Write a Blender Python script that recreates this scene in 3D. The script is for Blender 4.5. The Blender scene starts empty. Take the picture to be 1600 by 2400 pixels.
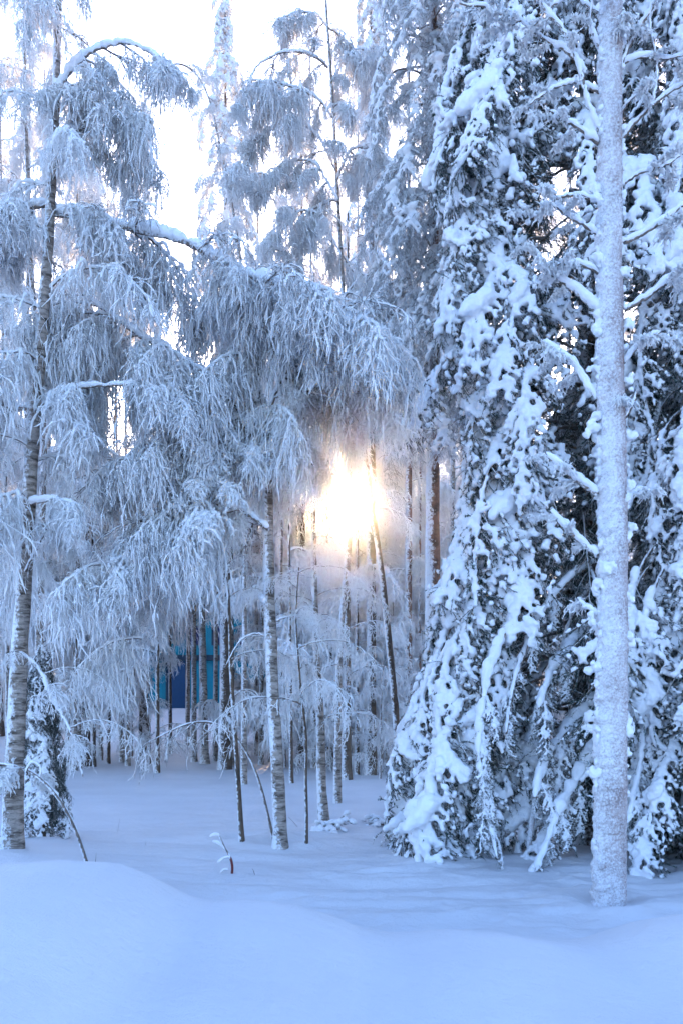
import bpy, math
import numpy as np
from mathutils import Matrix, Vector

S = bpy.context.scene
COL = S.collection

# ------------------------------------------------------------------ camera, sky, sun, exposure
CAM_H, F, CX, HY = 1.6, 2000.0, 800.0, 1680.0      # eye height, focal length and horizon in photo pixels
cd = bpy.data.cameras.new('camera')
cam = bpy.data.objects.new('camera', cd); COL.objects.link(cam)
cam.location = (0, 0, CAM_H); cam.rotation_euler = (math.radians(90), 0, 0)
cd.sensor_fit = 'VERTICAL'; cd.sensor_height = 36.0; cd.sensor_width = 24.0
cd.lens = 30.0; cd.shift_y = 0.2; cd.clip_start = 0.05; cd.clip_end = 2000
S.camera = cam

SUN_EL, SUN_AZ = math.atan(490 / 2000), -0.0055      # elevation, and angle right of +Y
SUND = Vector((math.sin(SUN_AZ) * math.cos(SUN_EL), math.cos(SUN_AZ) * math.cos(SUN_EL), math.sin(SUN_EL)))
W = bpy.data.worlds.new('World'); S.world = W; W.use_nodes = True
nt = W.node_tree; nt.nodes.clear()
out = nt.nodes.new('ShaderNodeOutputWorld')
sky = nt.nodes.new('ShaderNodeTexSky'); sky.sky_type = 'NISHITA'; sky.sun_disc = False
sky.sun_elevation = SUN_EL; sky.sun_rotation = SUN_AZ
sky.altitude = 200; sky.air_density = 1.0; sky.dust_density = 2.2; sky.ozone_density = 1.6
bg = nt.nodes.new('ShaderNodeBackground'); bg.inputs['Strength'].default_value = 0.15
nt.links.new(sky.outputs[0], bg.inputs[0])
# the sun's own disc and its narrow aureole, in the direction the sun lamp shines from
geo = nt.nodes.new('ShaderNodeTexCoord')
dot = nt.nodes.new('ShaderNodeVectorMath'); dot.operation = 'DOT_PRODUCT'
nt.links.new(geo.outputs['Generated'], dot.inputs[0]); dot.inputs[1].default_value = SUND
def wmath(op, a, b=None):
    n = nt.nodes.new('ShaderNodeMath'); n.operation = op
    for i, v in enumerate((a, b)):
        if v is None: continue
        if isinstance(v, (int, float)): n.inputs[i].default_value = v
        else: nt.links.new(v, n.inputs[i])
    return n.outputs[0]
ang = wmath('ARCCOSINE', wmath('MINIMUM', dot.outputs['Value'], 1.0))
disc = wmath('LESS_THAN', ang, math.radians(0.75))
aur = wmath('EXPONENT', wmath('MULTIPLY', ang, -1 / math.radians(1.3)))
bg2 = nt.nodes.new('ShaderNodeBackground'); bg2.inputs[0].default_value = (1.0, 0.74, 0.40, 1)
nt.links.new(wmath('ADD', wmath('MULTIPLY', disc, 22.0), wmath('MULTIPLY', aur, 0.8)), bg2.inputs['Strength'])
add = nt.nodes.new('ShaderNodeAddShader')
nt.links.new(bg.outputs[0], add.inputs[0]); nt.links.new(bg2.outputs[0], add.inputs[1])
nt.links.new(add.outputs[0], out.inputs['Surface'])

sl = bpy.data.lights.new('sun', 'SUN'); sl.energy = 5.0; sl.angle = math.radians(0.53); sl.color = (1.0, 0.60, 0.24)
so = bpy.data.objects.new('sun', sl); COL.objects.link(so)
so.rotation_euler = SUND.to_track_quat('Z', 'Y').to_euler()

vs = S.view_settings
S.display_settings.display_device = 'sRGB'
vs.view_transform = 'Standard'; vs.look = 'None'; vs.gamma = 1.0; vs.use_curve_mapping = False
vs.exposure = 2.4
vs.use_white_balance = True; vs.white_balance_temperature = 5600; vs.white_balance_tint = 18

S.render.engine = 'CYCLES'
c = S.cycles
c.max_bounces = 12; c.diffuse_bounces = 11; c.glossy_bounces = 1; c.transmission_bounces = 2
c.volume_bounces = 2; c.transparent_max_bounces = 4
c.use_adaptive_sampling = True; c.adaptive_threshold = 0.03
c.use_denoising = True
try: c.denoiser = 'OPENIMAGEDENOISE'
except Exception: pass
c.sample_clamp_indirect = 6.0
c.caustics_reflective = False; c.caustics_refractive = False

# ------------------------------------------------------------------ numeric helpers
def vnoise(P, freq, seed=0):
    Q = np.asarray(P, float) * freq + seed * 17.31
    I = np.floor(Q).astype(np.int64); f = Q - I; f = f * f * (3 - 2 * f)
    def h(i, j, k):
        n = (i * 73856093) ^ (j * 19349663) ^ (k * 83492791) ^ (seed * 2654435)
        n = (n ^ (n >> 13)) * 1274126177
        n &= 0x7fffffff
        n = (n ^ (n >> 15)) & 0xffff
        return n / 32767.5 - 1.0
    r = 0
    for a in (0, 1):
        wa = f[..., 0] if a else 1 - f[..., 0]
        for b in (0, 1):
            wb = f[..., 1] if b else 1 - f[..., 1]
            for e in (0, 1):
                we = f[..., 2] if e else 1 - f[..., 2]
                r = r + wa * wb * we * h(I[..., 0] + a, I[..., 1] + b, I[..., 2] + e)
    return r
def fbm(P, freq, seed=0, octs=3):
    r, a = 0, 1.0
    for o in range(octs):
        r = r + a * vnoise(P, freq * 2 ** o, seed + o * 7); a *= 0.5
    return r
def nrm(v):
    return v / np.maximum(np.linalg.norm(v, axis=-1, keepdims=True), 1e-9)

def sstep(a, b, x):
    t = np.clip((x - a) / (b - a), 0, 1); return t * t * (3 - 2 * t)

# ------------------------------------------------------------------ ground height
CREST = np.array([(-600, 2010), (-150, 2012), (0, 2028), (130, 2022), (250, 2034), (320, 2068), (400, 2118), (470, 2140), (560, 2132),
                  (680, 2140), (780, 2168), (850, 2196), (930, 2206), (1000, 2196), (1080, 2188), (1180, 2196), (1300, 2222),
                  (1420, 2240), (1500, 2222), (1600, 2186), (1800, 2160), (2300, 2150)], float)
WELLS = [(1428, 2115), (657, 1985), (28, 1990), (567, 1972), (717, 1978), (762, 1938), (938, 1905)]
def ground(x, y):
    x = np.asarray(x, float); y = np.asarray(y, float)
    P = np.stack([x, y, np.zeros_like(x + y)], -1)
    z = 2.0 * sstep(26, 44, y) + 0.02 * np.maximum(y - 44, 0)
    z = z + 0.05 * fbm(P, 0.35, 3, 3) * sstep(4, 9, y)
    Pa = P * np.array([0.55, 1.6, 1]); z = z + (0.028 + 0.03 * sstep(-1.5, .5, x) * (1 - sstep(8.5, 10, y))) * fbm(Pa + 0.35 * vnoise(P, 0.8, 12)[..., None], 1.5, 5, 3) * sstep(4.8, 6.5, y) * (1 - 0.6 * sstep(11, 20, y))
    for a_, b_ in WELLS:                                          # hollow and raised rim round each near trunk
        d_ = 3200.0 / (b_ - HY); r_ = np.hypot(x - (a_ - CX) / F * d_, y - d_)
        z = z - .07 * np.exp(-(r_ / .20) ** 2) + .045 * np.exp(-((r_ - .42) / .20) ** 2)
    lump = np.maximum(0, fbm(P * np.array([.8, 1.3, 1]), 4.2, 31, 3)) * sstep(-1.2, .3, x) * sstep(5.8, 6.8, y) * (1 - sstep(9.2, 10.5, y))
    z = z + .030 * lump + .008 * np.maximum(0, fbm(P, 5, 41, 2)) * sstep(6, 8, y) * (1 - sstep(13, 16, y))
    # drifts heaped round the big spruce
    z = z + 0.10 * np.exp(-(((x - 2.2) / 2.6) ** 2 + ((y - 9.6) / 1.4) ** 2))
    z = z + 0.12 * np.exp(-(((x + 3.6) / 1.3) ** 2 + ((y - 9.4) / 1.0) ** 2))
    # ploughed bank between camera and wood
    yc = 4.0 + 0.25 * vnoise(P * np.array([1, 0, 1]), 0.8, 8)
    px = CX + x / 4.0 * F
    cz = CAM_H - (np.interp(px, CREST[:, 0], CREST[:, 1]) - HY) / F * 4.0
    back = 1 - sstep(yc, yc + 2.0, y)
    prof = np.where(y > yc, back, 1 - 0.42 * (1 - np.exp(-np.maximum(yc - y, 0) ** 2 / 3.5)))
    bank = cz * prof + 0.045 * fbm(P, 0.9, 21, 2) * back * sstep(0.02, 0.9, np.abs(y - yc))
    return z * sstep(4.6, 6.6, y) + bank
def height_table(x0, x1, y0, y1, st):
    a, b = np.arange(x0, x1 + st, st), np.arange(y0, y1 + st, st); A, B = np.meshgrid(a, b)
    return (x0, y0, st, ground(A, B))
NEAR_T = height_table(-9, 9, 2, 14, .05); FAR_T = height_table(-160, 160, 0, 150, .5)
def g(x, y):
    x0, y0, st, Tb = NEAR_T if abs(x) < 8.9 and 2.1 < y < 13.9 else FAR_T
    fx, fy = (x - x0) / st, (y - y0) / st; i = min(max(int(fx), 0), Tb.shape[1] - 2); j = min(max(int(fy), 0), Tb.shape[0] - 2); u, v = fx - i, fy - j
    return float(Tb[j, i] * (1 - u) * (1 - v) + Tb[j, i + 1] * u * (1 - v) + Tb[j + 1, i] * (1 - u) * v + Tb[j + 1, i + 1] * u * v)
def hit(px, py):
    d = 4.8
    while d < 90:
        z = CAM_H - (py - HY) / F * d
        if z <= g((px - CX) / F * d, d): return d
        d += 0.05
    return 90.0
def PT(px, py, d): return np.array([(px - CX) / F * d, d, CAM_H + (HY - py) / F * d])
def pix(p): return CX + p[0] / p[1] * F, HY - (p[2] - CAM_H) / p[1] * F

def sun_dist(p):
    v = Vector(p) - Vector((0, 0, CAM_H)); t = v.dot(SUND)
    return (v - SUND * t).length

# ------------------------------------------------------------------ materials
def mat(name):
    m = bpy.data.materials.new(name); m.use_nodes = True; n = m.node_tree; n.nodes.clear()
    o = n.nodes.new('ShaderNodeOutputMaterial'); return m, n, o
def nd(n, t, **k):
    x = n.nodes.new(t)
    for a, b in k.items(): setattr(x, a, b)
    return x
def noise(n, scale, detail=3, vec=None, rough=0.55):
    x = nd(n, 'ShaderNodeTexNoise'); x.inputs['Scale'].default_value = scale; x.inputs['Detail'].default_value = detail
    x.inputs['Roughness'].default_value = rough
    if vec is not None: n.links.new(vec, x.inputs['Vector'])
    return x.outputs['Fac']
def ramp(n, fac, a, b, ca=(0, 0, 0, 1), cb=(1, 1, 1, 1)):
    r = nd(n, 'ShaderNodeValToRGB'); e = r.color_ramp.elements
    e[0].position = a; e[1].position = b; e[0].color = ca; e[1].color = cb
    n.links.new(fac, r.inputs[0]); return r.outputs[0]
def mixc(n, fac, a, b):
    m = nd(n, 'ShaderNodeMix', data_type='RGBA')
    for k, v in ((0, fac), (6, a), (7, b)):
        if isinstance(v, (tuple, float, int)): m.inputs[k].default_value = v
        else: n.links.new(v, m.inputs[k])
    return m.outputs[2]
def bumpn(n, h, strength, dist):
    b = nd(n, 'ShaderNodeBump'); b.inputs['Strength'].default_value = strength; b.inputs['Distance'].default_value = dist
    n.links.new(h, b.inputs['Height']); return b.outputs[0]
def objco(n, scale=(1, 1, 1)):
    t = nd(n, 'ShaderNodeTexCoord'); m = nd(n, 'ShaderNodeMapping'); m.inputs['Scale'].default_value = scale
    n.links.new(t.outputs['Object'], m.inputs[0]); return m.outputs[0]
def principled(n, o, col, rough, normal=None):
    p = nd(n, 'ShaderNodeBsdfPrincipled'); p.inputs['Roughness'].default_value = rough
    p.inputs['Specular IOR Level'].default_value = 0.25
    if isinstance(col, tuple): p.inputs['Base Color'].default_value = col
    else: n.links.new(col, p.inputs['Base Color'])
    if normal is not None: n.links.new(normal, p.inputs['Normal'])
    n.links.new(p.outputs[0], o.inputs[0]); return p

def snow_mat(name, trans, bscale, bstr, bdist, col=(0.76, 0.775, 0.81, 1)):
    m, n, o = mat(name)
    v = objco(n); b = bumpn(n, noise(n, bscale, 4, v, 0.65), bstr, bdist)
    d = nd(n, 'ShaderNodeBsdfDiffuse'); d.inputs[0].default_value = col; n.links.new(b, d.inputs['Normal'])
    if not trans:
        n.links.new(d.outputs[0], o.inputs[0]); return m
    t = nd(n, 'ShaderNodeBsdfTranslucent'); t.inputs[0].default_value = (0.97, 0.965, 0.965, 1)
    x = nd(n, 'ShaderNodeMixShader'); x.inputs[0].default_value = trans
    n.links.new(d.outputs[0], x.inputs[1]); n.links.new(t.outputs[0], x.inputs[2]); n.links.new(x.outputs[0], o.inputs[0])
    return m
M_SNOW = snow_mat('packed_snow', 0.0, 30, 0.6, 0.02)
M_FROST = snow_mat('hoar_frost', 0.45, 60, 0.6, 0.01, (0.965, 0.97, 0.98, 1))

M_SNOWT = snow_mat('sunlit_tree_snow', 0.16, 30, 0.6, 0.02, (0.80, 0.815, 0.85, 1))
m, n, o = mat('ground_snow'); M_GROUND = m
v = objco(n)
hN = nd(n, 'ShaderNodeMath', operation='ADD')
n.links.new(noise(n, 9, 6, v, 0.6), hN.inputs[0])
v2 = objco(n, (40, 90, 40)); sm = nd(n, 'ShaderNodeMath', operation='MULTIPLY'); sm.inputs[1].default_value = 0.22
n.links.new(noise(n, 2, 4, v2, 0.7), sm.inputs[0]); n.links.new(sm.outputs[0], hN.inputs[1])
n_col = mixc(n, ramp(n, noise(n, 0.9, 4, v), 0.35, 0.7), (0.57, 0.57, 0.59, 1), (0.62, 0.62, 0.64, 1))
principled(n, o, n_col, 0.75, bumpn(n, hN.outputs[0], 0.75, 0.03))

def bark_mat(name, base, dark, rime_amt, zsc=1.0, pink=None, windward=(-0.8, -0.3, 0.3), wf=0.35, lo=0.42, hi=0.56, ns=22):
    m, n, o = mat(name)
    v = objco(n, (3, 3, 14 * zsc)); f = objco(n, (1, 1, 1))
    c1 = mixc(n, ramp(n, noise(n, 1.7, 5, v, 0.7), 0.42, 0.62), base, dark)
    if pink: c1 = mixc(n, ramp(n, noise(n, 4, 2, f), 0.45, 0.6), c1, pink)
    ge = nd(n, 'ShaderNodeNewGeometry'); dp = nd(n, 'ShaderNodeVectorMath', operation='DOT_PRODUCT')
    n.links.new(ge.outputs['Normal'], dp.inputs[0]); dp.inputs[1].default_value = windward
    a = nd(n, 'ShaderNodeMath', operation='MULTIPLY_ADD'); n.links.new(dp.outputs['Value'], a.inputs[0]); a.inputs[1].default_value = wf
    a.inputs[2].default_value = rime_amt - 0.5
    s = nd(n, 'ShaderNodeMath', operation='ADD'); n.links.new(a.outputs[0], s.inputs[0]); n.links.new(noise(n, ns, 6, f, 0.75), s.inputs[1])
    pt = nd(n, 'ShaderNodeMath', operation='MULTIPLY_ADD'); n.links.new(noise(n, 3.2, 3, objco(n, (1, 1, .45))), pt.inputs[0]); pt.inputs[1].default_value = .55; pt.inputs[2].default_value = -.275
    s2 = nd(n, 'ShaderNodeMath', operation='ADD'); n.links.new(s.outputs[0], s2.inputs[0]); n.links.new(pt.outputs[0], s2.inputs[1]); s = s2
    r = ramp(n, s.outputs[0], lo, hi)
    col = mixc(n, r, c1, (0.74, 0.755, 0.79, 1))
    principled(n, o, col, 0.85, bumpn(n, noise(n, 40, 5, f, 0.7), 0.8, 0.02))
    return m
M_BIRCH = bark_mat('birch_bark', (0.36, 0.31, 0.27, 1), (0.06, 0.045, 0.035, 1), 0.30)
M_DARK = bark_mat('dark_bark', (0.12, 0.085, 0.06, 1), (0.05, 0.038, 0.03, 1), 0.30, 0.25)
M_PINE = bark_mat('pine_bark', (0.22, 0.12, 0.08, 1), (0.08, 0.05, 0.035, 1), 0.34, 0.3)
M_RIME = bark_mat('rimed_bark', (0.40, 0.34, 0.34, 1), (0.22, 0.17, 0.17, 1), 0.48, 0.2, wf=.16, lo=.36, hi=.66, ns=55)
M_TWIG = bark_mat('twig_bark', (0.20, 0.16, 0.135, 1), (0.10, 0.08, 0.07, 1), 0.34, 0.3)
m, n, o = mat('needles'); M_NEEDLE = m
v = objco(n)
principled(n, o, mixc(n, ramp(n, noise(n, 14, 3, v, 0.7), 0.56, 0.76), (0.020, 0.046, 0.038, 1), (0.36, 0.46, 0.50, 1)), 0.7)
m, n, o = mat('rimed_needles'); M_RNEEDLE = m
v = objco(n)
principled(n, o, mixc(n, ramp(n, noise(n, 12, 3, v, 0.7), 0.26, 0.48), (0.07, 0.09, 0.08, 1), (0.82, 0.85, 0.88, 1)), 0.75)
def plain(name, col, rough=0.6, var=0.25):
    m, n, o = mat(name); v = objco(n, (1, 1, 4))
    dk = tuple(x * (1 - var) for x in col[:3]) + (1,)
    principled(n, o, mixc(n, noise(n, 2.5, 4, v), dk, col), rough); return m
M_TEAL = plain('teal_paint', (0.012, 0.24, 0.37, 1))
M_NAVY = plain('navy_paint', (0.008, 0.055, 0.16, 1))
M_BAND = plain('dark_teal_trim', (0.01, 0.035, 0.07, 1))
M_PANE = plain('window_pane', (0.01, 0.03, 0.12, 1), 0.12)
M_RED = plain('red_brown_stem', (0.16, 0.035, 0.03, 1))

# ------------------------------------------------------------------ mesh helpers
def mk(name, parts, mats, smooth=True):
    """parts: list of (verts (N,3), faces (M,k), material index)"""
    vs_, lo, st, mi = [], [], [], []; off = 0; lp = 0
    for V, Fc, k in parts:
        if len(V) == 0 or len(Fc) == 0: continue
        Fc = np.asarray(Fc, np.int64) + off
        vs_.append(np.asarray(V, float)); lo.append(Fc.ravel())
        kk = Fc.shape[1]; st.append(lp + np.arange(len(Fc)) * kk); mi.append(np.full(len(Fc), k, np.int32))
        lp += Fc.size; off += len(V)
    V = np.concatenate(vs_); L = np.concatenate(lo).astype(np.int32); st = np.concatenate(st).astype(np.int32); mi = np.concatenate(mi)
    me = bpy.data.meshes.new(name)
    me.vertices.add(len(V)); me.vertices.foreach_set('co', V.astype(np.float32).ravel())
    me.loops.add(len(L)); me.loops.foreach_set('vertex_index', L)
    me.polygons.add(len(st)); me.polygons.foreach_set('loop_start', st)
    me.polygons.foreach_set('material_index', mi)
    me.polygons.foreach_set('use_smooth', np.full(len(st), smooth))
    for m_ in mats: me.materials.append(m_)
    me.update(calc_edges=True)
    return me

def tubes(P, R, sides, mi=0, squash=None):
    """P (N,K,3), R (N,K) -> one part of N tapered tubes"""
    P = np.asarray(P, float); R = np.asarray(R, float)
    N, K, _ = P.shape
    T = nrm(np.gradient(P, axis=1)); D = P[:, -1] - P[:, 0]
    U0 = np.cross(D, np.array([0, 0, 1.0])); bad = np.linalg.norm(U0, axis=1) < 0.08 * np.maximum(np.linalg.norm(D, axis=1), 1e-6)
    U0[bad] = np.array([1.0, 0.13, 0.0]); U0 = nrm(U0)
    U = U0[:, None, :] - (T * U0[:, None, :]).sum(-1, keepdims=True) * T; U = nrm(U)
    Vv = np.cross(T, U)
    a = np.arange(sides) / sides * 2 * np.pi
    ring = U[:, :, None, :] * np.cos(a)[None, None, :, None] + Vv[:, :, None, :] * np.sin(a)[None, None, :, None]
    X = P[:, :, None, :] + ring * (R[:, :, None, None] if R.ndim == 2 else R[..., None])
    V = X.reshape(-1, 3)
    i = np.arange(N)[:, None, None] * K * sides; k = np.arange(K - 1)[None, :, None] * sides; s = np.arange(sides)[None, None, :]
    s2 = (s + 1) % sides
    Fq = np.stack([i + k + s, i + k + s2, i + k + sides + s2, i + k + sides + s], -1).reshape(-1, 4)
    return (V, Fq, mi)

def grow(rs, p0, d0, L, K, grav, jit):
    p0 = np.asarray(p0, float); d = nrm(np.asarray(d0, float)); N = len(p0)
    L = np.broadcast_to(L, (N,)); grav = np.broadcast_to(grav, (N,))
    P = np.zeros((N, K, 3)); P[:, 0] = p0
    for k in range(1, K):
        d = d + np.array([0, 0, -1.0]) * grav[:, None] + rs.normal(0, jit, (N, 3)); d = nrm(d)
        P[:, k] = P[:, k - 1] + d * (L / (K - 1))[:, None]
    return P
def at(P, t):
    """P (N,K,3), t (N,M) in 0..1 -> points (N,M,3), tangents"""
    N, K, _ = P.shape; f = t * (K - 1); i = np.clip(np.floor(f).astype(int), 0, K - 2); w = (f - i)[..., None]
    r = np.arange(N)[:, None]
    A, B = P[r, i], P[r, i + 1]
    return A * (1 - w) + B * w, nrm(B - A)
def dens(P, K):
    t = np.tile(np.linspace(0, 1, K), (len(P), 1)); return at(P, t)[0]
def frost(rs, P, r, mi=0, sides=4, bias=0.75, gap=0.12):
    """a crust of rime laid on the upper or windward side of twigs"""
    N, K, _ = P.shape; T = nrm(np.gradient(P, axis=1))
    hz = np.sqrt(np.clip(1 - T[..., 2] ** 2, 0, 1))[..., None]
    a = rs.uniform(0, 2 * np.pi, N); h = np.stack([np.cos(a), np.sin(a), np.zeros(N)], -1)[:, None, :]
    off = nrm(hz * np.array([0, 0, 1.0]) + (1 - hz) * h)
    R = r[:, None] * (0.45 + 1.15 * rs.random((N, K)) ** 1.5 * 1.15); R *= np.where(rs.random((N, K)) < gap, 0.3, 1)
    R[:, -1] *= 0.35; R[:, 0] *= 0.6
    return tubes(P + off * (R * bias)[..., None], R, sides, mi)

# unit blob
_t = (1 + 5 ** .5) / 2
_V = nrm(np.array([(-1, _t, 0), (1, _t, 0), (-1, -_t, 0), (1, -_t, 0), (0, -1, _t), (0, 1, _t), (0, -1, -_t), (0, 1, -_t), (_t, 0, -1), (_t, 0, 1), (-_t, 0, -1), (-_t, 0, 1)], float))
_F = np.array([(0, 11, 5), (0, 5, 1), (0, 1, 7), (0, 7, 10), (0, 10, 11), (1, 5, 9), (5, 11, 4), (11, 10, 2), (10, 7, 6), (7, 1, 8), (3, 9, 4), (3, 4, 2), (3, 2, 6), (3, 6, 8), (3, 8, 9), (4, 9, 5), (2, 4, 11), (6, 2, 10), (8, 6, 7), (9, 8, 1)])
def _sub(V, Fc):
    V = list(map(tuple, V)); cache = {}
    def mid(a, b):
        k = (min(a, b), max(a, b))
        if k not in cache:
            q = np.array(V[a]) + np.array(V[b]); V.append(tuple(q / np.linalg.norm(q))); cache[k] = len(V) - 1
        return cache[k]
    o = []
    for a, b, c_ in Fc:
        x, y, z = mid(a, b), mid(b, c_), mid(c_, a); o += [(a, x, z), (b, y, x), (c_, z, y), (x, y, z)]
    return np.array(V), np.array(o)
BV_, BF_ = _sub(_V, _F)
def blobs(C, R, mi=0, low=False):
    BV, BF = (_V, _F) if low else (BV_, BF_)
    C = np.asarray(C, float); R = np.asarray(R, float)
    if R.ndim == 1: R = np.stack([R, R, R], -1)
    V = (C[:, None, :] + BV[None] * R[:, None, :]).reshape(-1, 3)
    Fc = (BF[None] + (np.arange(len(C)) * len(BV))[:, None, None]).reshape(-1, 3)
    return (V, Fc, mi)

def fuse(name, parts, vox, mats, amp=0.25, freq=30, seed=1, smooth=2):
    """weld overlapping lumps of snow into one skin, then rough it up"""
    src = mk(name + '_src', parts, mats)
    ob = bpy.data.objects.new('welding', src); COL.objects.link(ob)
    r = ob.modifiers.new('r', 'REMESH'); r.mode = 'VOXEL'; r.voxel_size = vox; r.use_smooth_shade = True
    if smooth:
        s = ob.modifiers.new('s', 'SMOOTH'); s.iterations = smooth; s.factor = 0.5
    dg = bpy.context.evaluated_depsgraph_get(); dg.update()
    me = bpy.data.meshes.new_from_object(ob.evaluated_get(dg), depsgraph=dg); me.name = name
    bpy.data.objects.remove(ob); bpy.data.meshes.remove(src)
    n_ = len(me.vertices); co = np.zeros(n_ * 3, np.float32); me.vertices.foreach_get('co', co); co = co.reshape(-1, 3).astype(float)
    no = np.zeros(n_ * 3, np.float32); me.vertices.foreach_get('normal', no); no = no.reshape(-1, 3)
    co += no * (vox * amp * 3 * fbm(co, freq, seed, 3))[:, None]
    me.vertices.foreach_set('co', co.astype(np.float32).ravel())
    me.polygons.foreach_set('use_smooth', np.ones(len(me.polygons), bool))
    if len(me.materials) == 0:
        for m_ in mats: me.materials.append(m_)
    me.update(); return me

# ------------------------------------------------------------------ branch kinds (mesh pairs: bark, snow)
def birch_branch(seed, L=2.2, rise=0.55, curl=0.33, nsec=26, nst=6, slen=(0.3, 0.85), fr=(0.0060, 0.0135), grav=0.30, mi_bark=None, snow_r=0.036, sec=(0.35, 0.85), tw=3, clot=.7, core=.75, flare=.2):
    rs = np.random.default_rng(seed)
    s = np.linspace(0, L, 22)
    y = np.cumsum(rs.normal(0, 0.012, 22)) ; zz = rise * s - curl * s * s + np.cumsum(rs.normal(0, 0.008, 22))
    ax = np.stack([s * (1 - 0.05 * s), y, zz], -1)[None]
    rad = np.linspace(0.020, 0.005, 22)[None]
    t = np.sort(rs.uniform(0.06, 1, nsec))[None]; p, T = at(ax, t); p, T = p[0], T[0]
    side = np.where(np.arange(nsec) % 2 == 0, 1, -1)
    d0 = T * 0.7 + np.stack([rs.normal(0, .2, nsec), side * rs.uniform(.4, 1.1, nsec), rs.uniform(-.1, .45, nsec)], -1)
    Ls = rs.uniform(*sec, nsec) * (1.15 - 0.5 * t[0])
    Sx = grow(rs, p, d0, Ls, 9, rs.uniform(.5, 1.3, nsec) * grav, 0.17)
    # hanging strands
    ts = rs.uniform(0.15, 1, (nsec, nst)); q, Tq = at(Sx, ts); q = q.reshape(-1, 3); Tq = Tq.reshape(-1, 3)
    tm = rs.uniform(0.12, 1, (1, nsec)); qm, Tm = at(ax, tm)
    q = np.concatenate([q, qm[0]]); Tq = np.concatenate([Tq, Tm[0]]); N = len(q)
    St = grow(rs, q, Tq * flare + rs.normal(0, .5 * (flare / .2) ** .5, (N, 3)) + np.array([0, 0, -.35]), slen[0] + (slen[1] - slen[0]) * rs.random(N) ** 1.4, 9, rs.uniform(.2, .5, N) * grav / .3, 0.23)
    tt = rs.uniform(0.15, 0.9, (N, tw)); a, Ta = at(St, tt); a = a.reshape(-1, 3); Ta = Ta.reshape(-1, 3); M = len(a)
    Tw = grow(rs, a, Ta + rs.normal(0, .75, (M, 3)), rs.uniform(.06, .26, M), 4, grav * 0.5, 0.25)
    f1 = lambda A, r0, r1: np.linspace(r0, r1, A.shape[1])[None] * np.ones((len(A), 1))
    bark = [tubes(ax, rad, 7), tubes(Sx, f1(Sx, .0065, .0025) * core, 4), tubes(St, f1(St, .0032, .0016) * core, 3), tubes(Tw, f1(Tw, .0024, .0014) * core, 3)]
    axd = dens(ax, 34); snr = snow_r * (0.75 + 0.45 * rs.random((1, 34))) * np.linspace(1.0, 0.6, 34)[None]; snr[:, -1] *= .4
    top = axd.copy(); top[..., 2] += snr * 0.7
    Sd = dens(Sx, 12)
    snow = [tubes(top, snr, 8), frost(rs, Sd, rs.uniform(.55, 1.05, nsec) * snow_r * .85, 0, 6, 0.8, 0.08),
            frost(rs, St, rs.uniform(*fr, N), 0, 4), frost(rs, Tw, rs.uniform(fr[0] * .7, fr[1] * .75, M), 0, 4)]
    cq, _c = at(St, rs.uniform(.02, .8, (N, 2))); cq = cq.reshape(-1, 3); kp_ = rs.random(len(cq)) < clot; cq = cq[kp_]; cr = rs.uniform(.009, .022, len(cq)) * fr[1] / .0125
    cq[:, 2] += cr * .4; snow.append(blobs(cq, np.stack([cr, cr, cr * rs.uniform(.9, 2.0, len(cq))], -1), 0, True))
    return mk('birch_branch', bark, [mi_bark or M_TWIG]), mk('birch_branch_snow', snow, [M_FROST])

def needles(rs, P, step, ln, wd):
    N, K, _ = P.shape; seg = np.linalg.norm(P[:, 1:] - P[:, :-1], axis=-1).sum(1); M = max(3, int(np.mean(seg) / step))
    t = rs.random((N, M)); q, T = at(P, t); q = q.reshape(-1, 3); T = T.reshape(-1, 3)
    r = nrm(np.cross(T, rs.normal(0, 1, T.shape))); l = ln * rs.uniform(.7, 1.3, (len(q), 1))
    tip = q + (r * .75 + T * .65) * l; sd = np.cross(r, T) * wd / 2
    V = np.stack([q - sd, q + sd, tip], 1).reshape(-1, 3)
    return (V, np.arange(len(V)).reshape(-1, 3), 1)

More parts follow.
